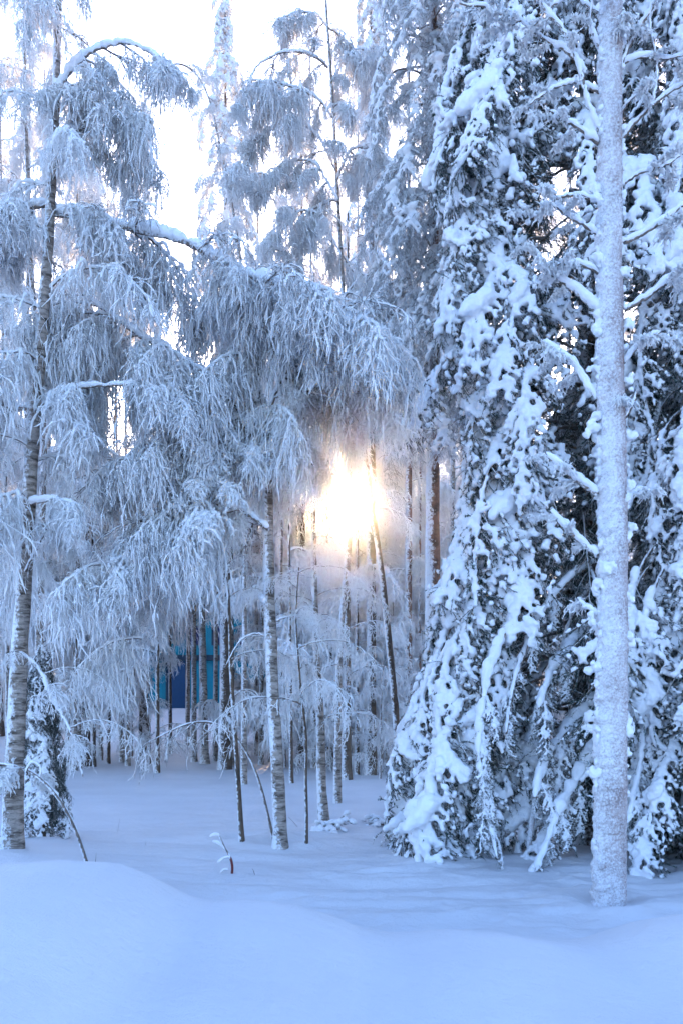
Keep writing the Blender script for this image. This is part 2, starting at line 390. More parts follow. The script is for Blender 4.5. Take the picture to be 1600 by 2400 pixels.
def spruce_bough(seed, L=1.3, msnow=None, fat=1.0, nb=30, mneed=None, vox=0.0135, droop=0.26):
    rs = np.random.default_rng(seed)
    K = 16; s = np.linspace(0, L, K)
    ax = np.stack([s, np.cumsum(rs.normal(0, .008, K)), -.05 * s - droop * s * s + np.cumsum(rs.normal(0, .006, K))], -1)[None]
    u = np.linspace(0, 1, 8); stem = np.stack([-.95 * u, 0 * u, -.55 * u ** 2], -1)[None]
    t = np.sort(rs.uniform(.03, 1, nb))[None]; p, T = at(ax, t); p, T = p[0], T[0]
    side = np.where(np.arange(nb) % 2 == 0, 1, -1)
    d0 = T * .8 + np.stack([0 * t[0], side * rs.uniform(.5, 1.0, nb), rs.uniform(-.15, .15, nb)], -1)
    Lb = .46 * (1.1 - .62 * t[0]) * rs.uniform(.75, 1.2, nb)
    B = grow(rs, p, d0, Lb, 8, 0.10, 0.08)
    tb = rs.uniform(.12, 1, (nb, 7)); q, Tq = at(B, tb); q = q.reshape(-1, 3); Tq = Tq.reshape(-1, 3); N = len(q)
    Hn = grow(rs, q, Tq * .7 + rs.normal(0, .45, (N, 3)), rs.uniform(.07, .22, N), 5, 0.28, 0.1)
    q2, T2 = at(ax, rs.uniform(.05, 1, (1, 30))); q2 = q2[0]
    H2 = grow(rs, q2, T2[0] * .5 + rs.normal(0, .5, (30, 3)), rs.uniform(.1, .26, 30), 5, 0.3, 0.1)
    f1 = lambda A, r0, r1: np.linspace(r0, r1, A.shape[1])[None] * np.ones((len(A), 1))
    bark = [tubes(stem, f1(stem, .013, .020), 6), tubes(ax, f1(ax, .013, .005), 6), tubes(B, f1(B, .006, .003), 4), tubes(Hn, f1(Hn, .0035, .002), 3),
            needles(rs, B, .0045, .024, .0065), needles(rs, Hn, .0040, .022, .0065), needles(rs, H2, .0040, .022, .0065), needles(rs, ax, .006, .024, .0065)]
    # snow lying on the axis, the branchlets and their tips
    C, R = [], []
    ta = np.linspace(0.0, 1, int(L / .034)); c1, _ = at(ax, ta[None]); c1 = c1[0]
    r1 = .034 * fat * (1.15 - .35 * ta) * (0.8 + .38 * vnoise(np.stack([ta * 9 + seed, ta * 0, ta * 0], -1), 1, 5)) * rs.uniform(.85, 1.15, len(ta))
    c1 = c1 + np.stack([0 * r1, rs.normal(0, .012, len(r1)), r1 * .75], -1); C.append(c1); R.append(np.stack([r1, r1 * 1.05, r1 * .9], -1))
    for b in range(nb):
        if rs.random() < .14: continue
        m_ = max(3, int(Lb[b] / .03)); tt = np.linspace(.08, rs.uniform(.72, 1.0), m_); c2 = at(B[b:b + 1], tt[None])[0][0]
        r2 = fat * rs.uniform(.018, .031) * (0.62 + .62 * rs.random(m_)) * (1.0 - .2 * tt)
        keep = (rs.random(m_) > .2) & (vnoise(c2, 9, seed) > -.35)
        c2 = c2 + np.stack([rs.normal(0, .006, m_), rs.normal(0, .006, m_), r2 * .8], -1)
        C.append(c2[keep]); R.append(np.stack([r2, r2, r2 * .9], -1)[keep])
    kp = rs.random(N) < .65; e = Hn[kp][:, 1]; r3 = fat * rs.uniform(.012, .022, len(e)); e = e + np.stack([0 * r3, 0 * r3, r3 * .8], -1)
    C.append(e); R.append(np.stack([r3, r3, r3], -1))
    kp = rs.random(N) < .6; e = Hn[kp][:, 3]; r3 = fat * rs.uniform(.009, .016, len(e)); e = e + np.stack([0 * r3, 0 * r3, r3 * .8], -1)
    C.append(e); R.append(np.stack([r3, r3, r3 * 1.3], -1))
    # one or two heavy cushions
    for _ in range(rs.integers(0, 3)):
        c0 = at(ax, np.array([[rs.uniform(.2, .9)]]))[0][0, 0]; k = 7
        C.append(c0 + rs.normal(0, 1, (k, 3)) * np.array([.06, .045, .015]) + np.array([0, 0, .05 * fat])); R.append(rs.uniform(.038, .07, (k, 1)) * fat * np.array([1.1, 1, .8]))
    sn = fuse('bough_snow', [blobs(np.concatenate(C), np.concatenate(R))], vox, [msnow or M_SNOW], 0.26, 24, seed)
    st2 = stem * np.array([.3, 1, .2])
    return mk('spruce_bough', bark, [M_TWIG, mneed or M_NEEDLE]), sn, mk('spruce_bough', [tubes(st2, f1(st2, .013, .018), 6)] + bark[1:], [M_TWIG, mneed or M_NEEDLE])

BIRCH = [birch_branch(100 + i, nsec=23, nst=6,  L=2.2 + .2 * (i % 3), rise=(.5, .75, .35)[i % 3], curl=(.33, .36, .27)[i % 3]) for i in range(7)]
CURTAIN = [birch_branch(170 + i, L=1.5, rise=.12, curl=.34, nsec=18, nst=8, slen=(.3, 1.5), sec=(.2, .5), snow_r=.030, tw=4, fr=(.0055, .012), clot=1., flare=.06, grav=.45) for i in range(3)]
BIRCH = BIRCH + CURTAIN[:2]
BIRCH_OPEN = [birch_branch(140 + i, nsec=14, nst=4, slen=(.15, .5), fr=(.005, .009), rise=.6, snow_r=.016, clot=.2) for i in range(3)]
SPRAY = [birch_branch(160 + i, L=1.1, rise=-.02, curl=.50, nsec=18, nst=8, slen=(.15, .85), sec=(.2, .55), snow_r=.032, tw=3, fr=(.006, .0145), clot=.9) for i in range(5)]
CLUMPY = [birch_branch(180 + i, L=1.1, rise=.2, curl=.5, nsec=18, nst=7, slen=(.15, .55), sec=(.2, .5), snow_r=.045, fr=(.016, .030), grav=.22, tw=2) for i in range(3)]
DARKTW = [birch_branch(186 + i, L=1.5, rise=.25, curl=.35, nsec=12, nst=3, slen=(.2, .7), sec=(.3, .7), snow_r=.018, fr=(.003, .007), tw=2, clot=.15, core=1.7, grav=.2) for i in range(3)]
STUBBY = [birch_branch(190 + i, L=.8, rise=.2, curl=.2, nsec=12, nst=3, slen=(.05, .2), sec=(.08, .28), snow_r=.04, fr=(.014, .024), grav=.08, tw=1) for i in range(3)]
SPRUCE = [spruce_bough(200 + i, fat=(1.05, 1.25, .9, 1.4)[i % 4]) for i in range(8)]
RSPRUCE = [spruce_bough(240 + i, msnow=M_FROST, fat=.8, mneed=M_RNEEDLE, vox=.02, droop=.4) for i in range(4)]
FATSPRUCE = [spruce_bough(260 + i, L=1.0, msnow=M_SNOWT, fat=1.7, nb=18, mneed=M_RNEEDLE, vox=.024) for i in range(3)]

# ------------------------------------------------------------------ object helpers
def thing(name, label, cat, base, group=None):
    o_ = bpy.data.objects.new(name, None); COL.objects.link(o_); o_.location = base; o_.empty_display_size = .2
    o_['label'] = label; o_['category'] = cat
    if group: o_['group'] = group
    return o_
def part(name, me, parent, M=None):
    o_ = bpy.data.objects.new(name, me); COL.objects.link(o_)
    if parent is not None: o_.parent = parent
    if M is not None: o_.matrix_basis = M
    return o_
def local(base): return Matrix.Translation(-Vector(base))
def pose(p, az, pitch, s, roll=0):
    return Matrix.Translation(Vector(p)) @ Matrix.Rotation(az, 4, 'Z') @ Matrix.Rotation(pitch, 4, 'Y') @ Matrix.Rotation(roll, 4, 'X') @ Matrix.Scale(s, 4)
AVOID = [(412, 1470, 524, 1652, 5, 60), (262, -40, 475, 85, 9, 99), (300, 60, 480, 150, 10.6, 99), (372, 300, 425, 540, 9, 99), (565, -40, 640, 120, 9, 99), (385, 830, 480, 900, 10.8, 99), (265, 930, 285, 1030, 9, 99)]
def blocked(M, reach, sun_r=0.8):
    for f_ in (.25, .55, .95):
        c_ = M @ Vector((reach * f_, 0, 0))
        for dz in (0, -.35, -.8, -1.3, -1.8):
            q = c_ + Vector((0, 0, dz * reach * .45))
            if q.y > 1 and sun_dist(q) < max(sun_r * .2, .0095 * q.y) + .13 * M.to_scale()[0] * (1 if dz > -1.2 else .6): return True
            if q.y > 1 and dz > -1:
                x, y = pix(q)
                for a, b, c2, d2, n0, n1 in AVOID:
                    mg = reach * .5 * (.2 if c2 == 524 else .16) * M.to_scale()[0] / q.y * F
                    if n0 < q.y < n1 and a - mg < x < c2 + mg and b - mg < y < d2 + mg: return True
    return False
def add_branch(root, base, pair, M, name='branch', reach=2.0, sun_r=.38, snow=True):
    if blocked(M, reach, sun_r): return None
    b = part(name, pair[0], root, local(base) @ M)
    if snow: part('snow', pair[1], b)
    return b
def smoothline(pts, K):
    P = np.asarray(pts, float); d = np.r_[0, np.cumsum(np.linalg.norm(np.diff(P, axis=0), axis=1))]
    u = np.linspace(0, d[-1], K); o_ = np.stack([np.interp(u, d, P[:, i]) for i in range(3)], -1)
    w = max(1, K // (len(P) * 2))
    for _ in range(3 if len(P) > 2 else 0):
        q = o_.copy(); q[1:-1] = (o_[:-2] + o_[1:-1] * 2 + o_[2:]) / 4; o_ = q
        for _k in range(w):
            q = o_.copy(); q[1:-1] = (o_[:-2] + o_[1:-1] * 2 + o_[2:]) / 4; o_ = q
    return o_
def tube_mesh(name, P, r0, r1, sides, m_, base, seed, lump=.12, freq=6, flare=0.0):
    K = len(P); u = np.linspace(0, 1, K)
    R = (r0 + (r1 - r0) * u) * (1 + flare * np.exp(-u * 30))
    q = np.repeat(P[:, None, :], sides, 1); a = np.arange(sides) / sides * 2 * np.pi
    w = q + np.stack([np.cos(a), np.sin(a), 0 * a], -1)[None] * .1
    RR = R[:, None] * (1 + lump * fbm(w, freq, seed, 3))
    v, f_, k = tubes(P[None], RR[None], sides)
    return mk(name, [(v - np.asarray(base), f_, 0)], [m_])
def trunk_part(root, base, P, r0, r1, m_, seed, sides=14, lump=.08, name='trunk'):
    return part(name, tube_mesh(name, P, r0, r1, sides, m_, base, seed, lump, 5, .35), root)
def limb_snow(P, r, base, seed, rs, cover=1.0, m_=None, name='snow'):
    """lumpy ridge of snow along the top of a limb"""
    K = len(P); T = nrm(np.gradient(P, axis=0)); hz = np.sqrt(np.clip(1 - T[:, 2] ** 2, 0, 1))
    R = r * (.45 + .55 * hz) * (1 + .40 * vnoise(P, 4.5, seed) + .38 * vnoise(P, 15, seed + 1)); R = np.maximum(R, .22 * r)
    R *= 1 - .5 * np.linspace(0, 1, K) ** 2; R[0] *= .6; R[-1] *= .3
    off = np.stack([-.35 * (1 - hz), -.25 * (1 - hz), hz + .1], -1)
    c_ = P + nrm(off) * (R * .9)[:, None]
    sides = 14; a = np.arange(sides) / sides * 2 * np.pi
    w = np.repeat(c_[:, None, :], sides, 1) + np.stack([np.cos(a), np.sin(a), 0 * a], -1)[None] * r
    RR = R[:, None] * (1 + .42 * fbm(w, 16, seed + 3, 3))
    v, f_, k = tubes(c_[None], RR[None], sides)
    return mk(name, [(v - np.asarray(base), f_, 0)], [m_ or M_SNOW])
def limb(root, base, pts, r0, r1, sn, seed, bark, kinds=None, n=0, sc=(.5, .8), rng=(.05, 1), name='limb', side_az=None, K=None, sun_r=.25):
    rs = np.random.default_rng(seed)
    Ln = np.linalg.norm(np.diff(np.asarray(pts), axis=0), axis=1).sum()
    P = smoothline(pts, K or max(14, int(Ln / .03))); P[1:-1] += rs.normal(0, .004, P[1:-1].shape)
    l = part(name, tube_mesh(name, P, r0, r1, 9, bark, base, seed, .12, 12), root)
    if sn: part('snow', limb_snow(P, sn, base, seed, rs), l)
    for i in range(n):
        t = rng[0] + (rng[1] - rng[0]) * (i + rs.random()) / n; k = min(int(t * (len(P) - 1)), len(P) - 2)
        T = P[k + 1] - P[k]; az0 = math.atan2(T[1], T[0]); az = az0 + (1 if i % 2 else -1) * rs.uniform(.2, 1.5)
        M = pose(P[k] - np.array([0, 0, r0 * .4]), az, rs.uniform(-.08, .16), rs.uniform(*sc))
        if blocked(M, 1.0, sun_r): continue
        pr = kinds[rs.integers(len(kinds))]
        part('twigs', pr[0], l, local(base) @ M); part('snow', pr[1], l, local(base) @ M)
    return P
def path_at(P, t):
    f_ = t * (len(P) - 1); k = min(int(f_), len(P) - 2); return P[k] * (1 - (f_ - k)) + P[k + 1] * (f_ - k)

def birch(name, label, px, py, pts, d, wpx, seed, n, t0=.25, sc=(.9, .45), kinds=None, bark=None, group=None, cat='tree', dmul=1.0, sun_r=.38, r_top=.25, snowy=0, pitch=(-.12, .16), tmax=1.0):
    """pts: trunk line in photo pixels above the foot, last = top"""
    rs = np.random.default_rng(seed)
    d = d or hit(px, py); x = (px - CX) / F * d; base = (x, d, g(x, d) - .05)
    line = [base] + [PT(a, b, d * (1 + .012 * math.sin(seed + i))) for i, (a, b) in enumerate(pts)]
    Ln = line[-1][2] - base[2]
    P = smoothline(line, max(24, int(Ln / .12)))
    root = thing(name, label, cat, base, group)
    r0 = wpx / 2 / F * d
    trunk_part(root, base, P, r0, r0 * r_top, bark or M_BIRCH, seed)
    if snowy:
        t_ = part('trunk_snow', limb_snow(P, snowy, base, seed, rs), root)
    kinds = kinds or BIRCH; kinds = kinds + DARKTW[:2] if kinds is BIRCH else kinds; az = rs.uniform(0, 6.28)
    for i in range(n):
        t = t0 + (tmax - t0) * ((i + rs.random() * .8) / n); p = path_at(P, t); az += 2.4 + rs.normal(0, .35)
        s_ = (sc[0] + (sc[1] - sc[0]) * (t - t0) / (1 - t0)) * rs.uniform(.75, 1.2)
        add_branch(root, base, kinds[rs.integers(len(kinds))], pose(p, az, rs.uniform(*pitch), s_), reach=2.0, sun_r=sun_r)
    return root, base, P

def spruce(name, label, px, d, prof, htop, n, seed, kinds, sc, wtrunk=.16, pitch=(.75, 1.05), inner=0.0, skip=None, group=None, front=True, bark=None, sides=0, bare=0):
    """prof: (photo y, crown half width in photo px) pairs measured at depth d"""
    rs = np.random.default_rng(seed)
    x = (px - CX) / F * d; base = (x, d, g(x, d) - .05)
    zz = [CAM_H + (HY - a) / F * d for a, b in prof][::-1]; rr = [b / F * d for a, b in prof][::-1]
    root = thing(name, label, 'tree', base, group)
    P = smoothline([base, (x + .04, d, htop * .5), (x, d, htop)], 60)
    trunk_part(root, base, P, wtrunk, .02, bark or M_DARK, seed)
    az = rs.uniform(0, 6.28); z0, z1 = zz[0] - .1, htop - .15
    for i in range(n):
        u = (i + rs.random()) / n; u = u ** 1.35; z = z0 + (z1 - z0) * u; az += 2.3999 + rs.normal(0, .25)
        if front and math.sin(az) > .35 and rs.random() < .6: az += math.pi
        if sides and rs.random() < sides: az_ = math.pi + rs.normal(.22, .34) if rs.random() < .62 else rs.normal(-.22, .34)
        else: az_ = az
        R = float(np.interp(z, zz + [htop], rr + [.08])) * rs.uniform(.88, 1.12)
        if inner and rs.random() < inner: R *= .62
        pt = rs.uniform(*pitch); s_ = min(rs.uniform(*sc), R * 1.25 / 1.3 + .25)
        L_ = 1.3 * s_; r0_ = max(.02, R - L_ * math.cos(pt + .2)); zt = z + L_ * math.sin(pt + .2)
        p = (x + math.cos(az_) * r0_, d + math.sin(az_) * r0_, min(zt, htop - .1))
        M = pose(p, az_, pt, s_)
        for _t in range(14):                                    # low boughs come to rest on the snow
            tip = M @ Vector((1.2, 0, -.3))
            if tip.z > g(tip.x, tip.y) - .08: break
            pt -= .09; M = pose(p, az_, pt, s_)
        if skip and skip(M @ Vector((.6, 0, -.1)), az_, rs): continue
        kd = kinds[rs.integers(len(kinds))]
        add_branch(root, base, kd if r0_ > .8 * s_ else (kd[2], kd[1]), M, 'bough', reach=1.2, snow=rs.random() >= bare, sun_r=.35)
    return root, base, P

# ------------------------------------------------------------------ the ground
def axis_grid(spans):
    o_ = [spans[0][0]]
    for a, b, st in spans:
        k = max(1, int(round((b - a) / st))); o_ += list(np.linspace(a, b, k + 1)[1:])
    return np.array(o_)
gx = axis_grid([(-150, -40, 5), (-40, -12, .8), (-12, -4, .12), (-4, 5, .035), (5, 12, .12), (12, 40, .8), (40, 150, 5)])
gy = axis_grid([(-30, 0, 1.5), (0, 2, .12), (2, 13, .035), (13, 30, .12), (30, 60, .5), (60, 200, 5)])
X, Y = np.meshgrid(gx, gy); Z = ground(X, Y)
V = np.stack([X, Y, Z], -1).reshape(-1, 3); nx, ny = len(gx), len(gy)
i, j = np.meshgrid(np.arange(ny - 1), np.arange(nx - 1), indexing='ij'); a = (i * nx + j).ravel()
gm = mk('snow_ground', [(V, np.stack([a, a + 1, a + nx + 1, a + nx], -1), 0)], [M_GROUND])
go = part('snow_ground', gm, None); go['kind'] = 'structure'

# ------------------------------------------------------------------ blue building behind the wood
def box(x0, x1, y0, y1, z0, z1, mi=0):
    V = np.array([(x, y, z) for z in (z0, z1) for y in (y0, y1) for x in (x0, x1)], float)
    return (V, np.array([(0, 2, 3, 1), (4, 5, 7, 6), (0, 1, 5, 4), (2, 6, 7, 3), (0, 4, 6, 2), (1, 3, 7, 5)]), mi)
BD = 44.0
bx0, bx1 = (330 - CX) / F * BD, (610 - CX) / F * BD; bz0 = 1.9; bz1 = CAM_H + (HY - 1425) / F * BD
bb = thing('blue_building', 'teal blue building seen through the trunks beyond the snowy clearing', 'building', (bx0, BD, bz0))
lb = np.array((bx0, BD, bz0))
def bpart(name, parts, ms, parent): return part(name, mk(name, [(v - lb, f_, k) for v, f_, k in parts], ms, False), parent)
wall = bpart('wall', [box(bx0, bx1, BD, BD + 7, bz0 - 1, bz1)], [M_TEAL], bb)
k = 0
xx = bx0
while xx < bx1 - .05:                                            # upright wall boards
    bpart('plank', [box(xx + .012, min(xx + .29, bx1) - .012, BD - .03, BD - .002, bz0 - 1, bz1 - .02)], [M_TEAL], wall); xx += .29
zb = CAM_H + (HY - 1542) / F * BD
bpart('ledge', [box(bx0 - .05, bx1 + .05, BD - .22, BD - .033, zb - .14, zb + .14)], [M_BAND], bb)
xd = (415 - CX) / F * BD
dr = bpart('door', [box(xd - .45, xd + .45, BD - .09, BD - .034, bz0 - .2, zb - .16)], [M_NAVY], bb)
bpart('door_frame', [box(xd - .55, xd - .452, BD - .12, BD - .033, bz0 - .2, zb - .15), box(xd + .452, xd + .55, BD - .12, BD - .033, bz0 - .2, zb - .15)], [M_BAND], dr)
for wx in (455, 515, 575):
    xw = (wx - CX) / F * BD; zw = CAM_H + (HY - 1490) / F * BD
    wn = bpart('window', [box(xw - .4, xw + .4, BD - .07, BD - .034, zw - .5, zw - .42), box(xw - .4, xw + .4, BD - .07, BD - .034, zw + .42, zw + .5),
                          box(xw - .4, xw - .32, BD - .07, BD - .034, zw - .42, zw + .42), box(xw + .32, xw + .4, BD - .07, BD - .034, zw - .42, zw + .42)], [M_BAND], bb)
    bpart('pane', [box(xw - .318, xw + .318, BD - .05, BD - .034, zw - .418, zw + .418)], [M_PANE], wn)
rf = bpart('roof', [box(bx0 - .4, bx1 + .4, BD - .6, BD + 7.5, bz1 + .002, bz1 + .18)], [M_BAND], bb)
sv = box(bx0 - .38, bx1 + .38, BD - .55, BD + 7.4, bz1 + .183, bz1 + .60)
bpart('snow', [sv], [M_SNOW], rf)

# ------------------------------------------------------------------ near trees
# frosted trunk at the right
TD = 7.4
RB = ((1428 - CX) / F * TD, TD, g((1428 - CX) / F * TD, TD) - .04)
rt = thing('frosted_tree', 'rime coated straight trunk with bare snowy limbs, in front of the big spruce', 'tree', RB)
line = [RB] + [PT(a, b, TD) for a, b in ((1430, 1900), (1436, 1500), (1436, 1200), (1432, 900), (1428, 600), (1430, 300), (1432, 0), (1432, -400))]
P = smoothline(line, 900); u = np.linspace(0, 1, 900)
sd = 56; aa = np.arange(sd) / sd * 2 * np.pi
R = (.139 * (1 - u) + .078 * u)
w = P[:, None, :] + np.stack([np.cos(aa), np.sin(aa), 0 * aa], -1)[None] * .14
RR = R[:, None] * (1 + .05 * fbm(w, 4, 3, 2)) + .007 * vnoise(w, 70, 5) + .005 * vnoise(w, 140, 6)
side = np.clip(-.75 * np.cos(aa) - .2 * np.sin(aa), 0, 1)[None] * 0 + np.clip(-np.cos(aa + 0.0), 0, 1)[None]
RR = RR + .026 * side * np.clip(.5 + fbm(w, 16, 9, 2), 0, 1.4)
v_, f_, _k = tubes(P[None], RR[None], sd)
part('trunk', mk('rimed_trunk', [(v_ - np.array(RB), f_, 0)], [M_RIME]), rt)
LIMBS = [
 ([(1402, 306), (1375, 235), (1358, 158), (1325, 77), (1259, 5), (1230, -60)], .017, .034, 4),
 ([(1372, 170), (1340, 128), (1275, 92), (1183, 25), (1075, 8)], .013, .030, 5),
 ([(1400, 110), (1380, 60), (1390, -40)], .012, .026, 2),
 ([(1400, 336), (1346, 296), (1285, 260)], .014, .036, 3),
 ([(1400, 548), (1351, 520), (1315, 495), (1290, 480)], .014, .042, 2),
 ([(1400, 726), (1341, 678), (1290, 638), (1262, 600), (1239, 561)], .020, .046, 5),
 ([(1398, 936), (1361, 876), (1310, 825), (1270, 800)], .020, .062, 4),
 ([(1398, 1160), (1341, 1118), (1300, 1085), (1274, 1060)], .022, .052, 3),
 ([(1398, 1304), (1352, 1262), (1310, 1225), (1290, 1190)], .020, .050, 3),
 ([(1452, 165), (1478, 92), (1535, 5), (1560, -60)], .016, .028, 3),
 ([(1456, 328), (1500, 270), (1535, 235), (1600, 199), (1680, 160)], .016, .030, 4),
 ([(1530, 240), (1545, 150), (1520, 60), (1530, -20)], .010, .022, 3),
 ([(1462, 568), (1500, 552), (1535, 530), (1600, 480), (1680, 430)], .018, .036, 4),
 ([(1462, 728), (1510, 700), (1540, 678), (1600, 633), (1680, 590)], .018, .038, 4),
 ([(1455, 990), (1480, 955), (1489, 917)], .014, .028, 1),
 ([(1452, 270), (1470, 240), (1490, 222)], .010, .018, 1),
 ([(1402, 218), (1350, 190), (1300, 202), (1240, 245)], .011, .026, 3), ([(1402, 474), (1340, 452), (1290, 470), (1245, 530)], .013, .030, 4), ([(1400, 642), (1350, 612), (1305, 622)], .011, .028, 2),
 ([(1458, 432), (1500, 402), (1560, 392), (1610, 350)], .012, .026, 3), ([(1458, 150), (1500, 128), (1560, 142), (1630, 118)], .011, .024, 3), ([(1460, 852), (1500, 802), (1545, 778)], .012, .030, 2), ([(1400, 30), (1340, -10), (1290, 10), (1250, 60)], .010, .024, 3),
 ([(1398, 1440), (1370, 1425), (1352, 1400)], .012, .028, 1), ([(1462, 1180), (1490, 1150), (1512, 1152)], .012, .032, 1)]
for i_, (pp, r_, sn_, nn) in enumerate(LIMBS):
    rs_ = np.random.default_rng(900 + i_); fwd = rs_.uniform(-.35, .1)
    pts = [PT(a, b, TD + fwd * k_ / len(pp)) for k_, (a, b) in enumerate(pp)]
    limb(rt, RB, pts, r_, r_ * .5, sn_ * .8, 900 + i_, M_TWIG, STUBBY, nn, (.22, .42), (.3, 1), sun_r=.3)
# rime knobs and snow collars where dead twigs leave the trunk
rs_ = np.random.default_rng(77); C_, R_ = [], []
knobs = [(1392, 600), (1470, 640), (1400, 770), (1470, 760), (1396, 985), (1388, 1005), (1468, 1160), (1480, 1150), (1418, 1335), (1430, 1330), (1398, 1380), (1470, 1400),
         (1392, 1560), (1400, 1810), (1392, 1990), (1468, 1700), (1395, 450), (1398, 860), (1466, 900), (1472, 1020), (1472, 1250), (1390, 1450), (1470, 1500)]
for a_, b_ in knobs:
    c0 = PT(a_, b_, TD - .10 if 1405 < a_ < 1455 else TD - .03); k_ = rs_.integers(4, 9)
    C_.append(c0 + rs_.normal(0, 1, (k_, 3)) * np.array([.028, .02, .035])); R_.append(rs_.uniform(.018, .045, k_))
for z_ in np.arange(0.9, 10.5, .035):                       # broken frost ridge down the windward edge
    if rs_.random() < .7:
        zc = z_; t_ = (zc - RB[2]) / (P[-1, 2] - RB[2]); q = path_at(P, min(max(t_, 0), 1)); r_ = float(np.interp(t_, u, R))
        sgn = -1 if rs_.random() < .62 else 1
        C_.append(np.array([[q[0] + sgn * (r_ + .002), q[1] - rs_.uniform(0, .05), zc]])); R_.append(rs_.uniform(.014, .034, 1))
fz = fuse('frost_crust', [blobs(np.concatenate(C_) - np.array(RB), np.concatenate(R_))], .011, [M_SNOW], .3, 45, 4, 1)
part('frost_crust', fz, rt)['kind'] = 'stuff'

# the big spruce, and the one at the right edge
def hole(c_, az, rs):
    x_, y_ = pix(c_)
    if 1335 < x_ < 1420 and 830 < y_ < 1480 and math.sin(az) < .2: return rs.random() < .85
    if 1215 < x_ < 1400 and 1340 < y_ < 2010 and math.sin(az) < .2: return rs.random() < .85
    return False
PROF = [(-500, 270), (-100, 300), (100, 320), (300, 300), (430, 385), (560, 400), (700, 350), (850, 375), (1000, 400), (1120, 365), (1250, 325), (1400, 375), (1560, 370),
        (1700, 395), (1830, 430), (1930, 470), (1990, 480)]
bs, BSB, _p = spruce('big_spruce', 'tall dark green spruce weighed down with thick snow, behind the rime coated trunk', 1368, 10.4, PROF, 15.0, 262, 11, SPRUCE, (1.1, 1.6), .17, (.6, 1.1), .24, hole, sides=.8)
rs_ = np.random.default_rng(21)
for k_ in range(22):                                            # long skirt boughs resting on the snow
    az = math.radians(170 + 140 * (k_ + rs_.random() * .7) / 22); s_ = rs_.uniform(1.2, 1.65); pt = rs_.uniform(.5, 1.0); rr_ = 2.25 * rs_.uniform(.75, 1.08)
    r0_ = max(.5, rr_ - 1.25 * s_ * math.cos(pt)); z_ = 1.3 * s_ * math.sin(pt) + rs_.uniform(.15, .5)
    p_ = (BSB[0] + math.cos(az) * r0_, BSB[1] + math.sin(az) * r0_ * .8, z_); M = pose(p_, az, pt, s_)
    for _t in range(14):
        tip = M @ Vector((1.2, 0, -.35))
        if tip.z > g(tip.x, tip.y) - .06: break
        pt -= .08; M = pose(p_, az, pt, s_)
    if hole(M @ Vector((.6, 0, 0)), az, rs_) or abs(az - math.radians(282)) < .42: continue
    add_branch(bs, BSB, SPRUCE[rs_.integers(len(SPRUCE))], M, 'bough', reach=1.2)
rs_ = np.random.default_rng(22)
for k_ in range(44):                                            # bare green boughs in the sheltered inside of the crown
    z_ = .7 + 9.5 * (k_ + rs_.random()) / 44; az = math.radians(rs_.uniform(150, 330)); s_ = rs_.uniform(1.0, 1.5)
    q_ = SPRUCE[rs_.integers(len(SPRUCE))]
    M = pose((BSB[0] + math.cos(az) * .3, BSB[1] + math.sin(az) * .2 + .15, z_ + .4), az, rs_.uniform(.5, 1.1), s_)
    tip = M @ Vector((1.2, 0, -.35))
    if tip.z > g(tip.x, tip.y): part('bough', q_[2], bs, local(BSB) @ M)
SW = [([(1392, 1322), (1345, 1345), (1292, 1400), (1240, 1490), (1200, 1610), (1185, 1720)], .030, .045, 10.0, -.9),
      ([(1385, 1372), (1345, 1420), (1318, 1500), (1300, 1600)], .026, .022, 10.1, -.5),
      ([(1400, 1455), (1340, 1510), (1290, 1575), (1262, 1660)], .030, .075, 9.9, -.8),
      ([(1400, 1640), (1330, 1705), (1275, 1780), (1252, 1870)], .030, .070, 9.8, -.8),
      ([(1262, 1800), (1250, 1900), (1240, 1960), (1234, 2035)], .042, .020, 9.3, .05),
      ([(1400, 1745), (1350, 1830), (1300, 1920), (1258, 2040)], .030, .080, 9.6, -.9),
      ([(1180, 1480), (1140, 1600), (1120, 1760), (1140, 1900), (1165, 2010)], .026, .075, 9.3, -.6),
      ([(1440, 1480), (1490, 1540), (1515, 1660), (1500, 1800), (1470, 1930)], .028, .070, 9.6, -.8)]
for k_, (pp, r_, sn_, dd, fw) in enumerate(SW):
    pts = [PT(a, b, dd + fw * i_ / (len(pp) - 1)) for i_, (a, b) in enumerate(pp)]
    Pl = smoothline(pts, int(np.linalg.norm(np.diff(np.array(pts), axis=0), axis=1).sum() / .03))
    lm = part('sweeping_bough', tube_mesh('sweeping_bough', Pl, r_, r_ * .45, 9, M_RIME if k_ in (1, 4) else M_TWIG, BSB, 2200 + k_, .15, 12), bs)
    part('snow', limb_snow(Pl, sn_, BSB, 2300 + k_, rs_), lm)
    if k_ in (1, 4): continue
    for j_ in range(7):                                         # drooping fringes either side
        t_ = .28 + .68 * (j_ + rs_.random() * .6) / 7; q = path_at(Pl, t_); T_ = path_at(Pl, min(t_ + .05, 1)) - q
        az = math.atan2(T_[1], T_[0]) + rs_.choice([-1, 1]) * rs_.uniform(.3, 1.1); kd = SPRUCE[rs_.integers(len(SPRUCE))]
        M = pose(q, az, rs_.uniform(.7, 1.2), rs_.uniform(.30, .46))
        part('fringe', kd[2], lm, local(BSB) @ M); part('snow', kd[1], lm, local(BSB) @ M)
spruce('edge_spruce', 'snow laden spruce at the right edge of the picture beside the rime coated trunk', 1690, 9.4,
       [(-400, 130), (200, 175), (600, 190), (1000, 215), (1400, 235), (1700, 260), (1950, 290), (2030, 300)], 13.0, 170, 12, SPRUCE, (.8, 1.2), .14, (.8, 1.25), .1)

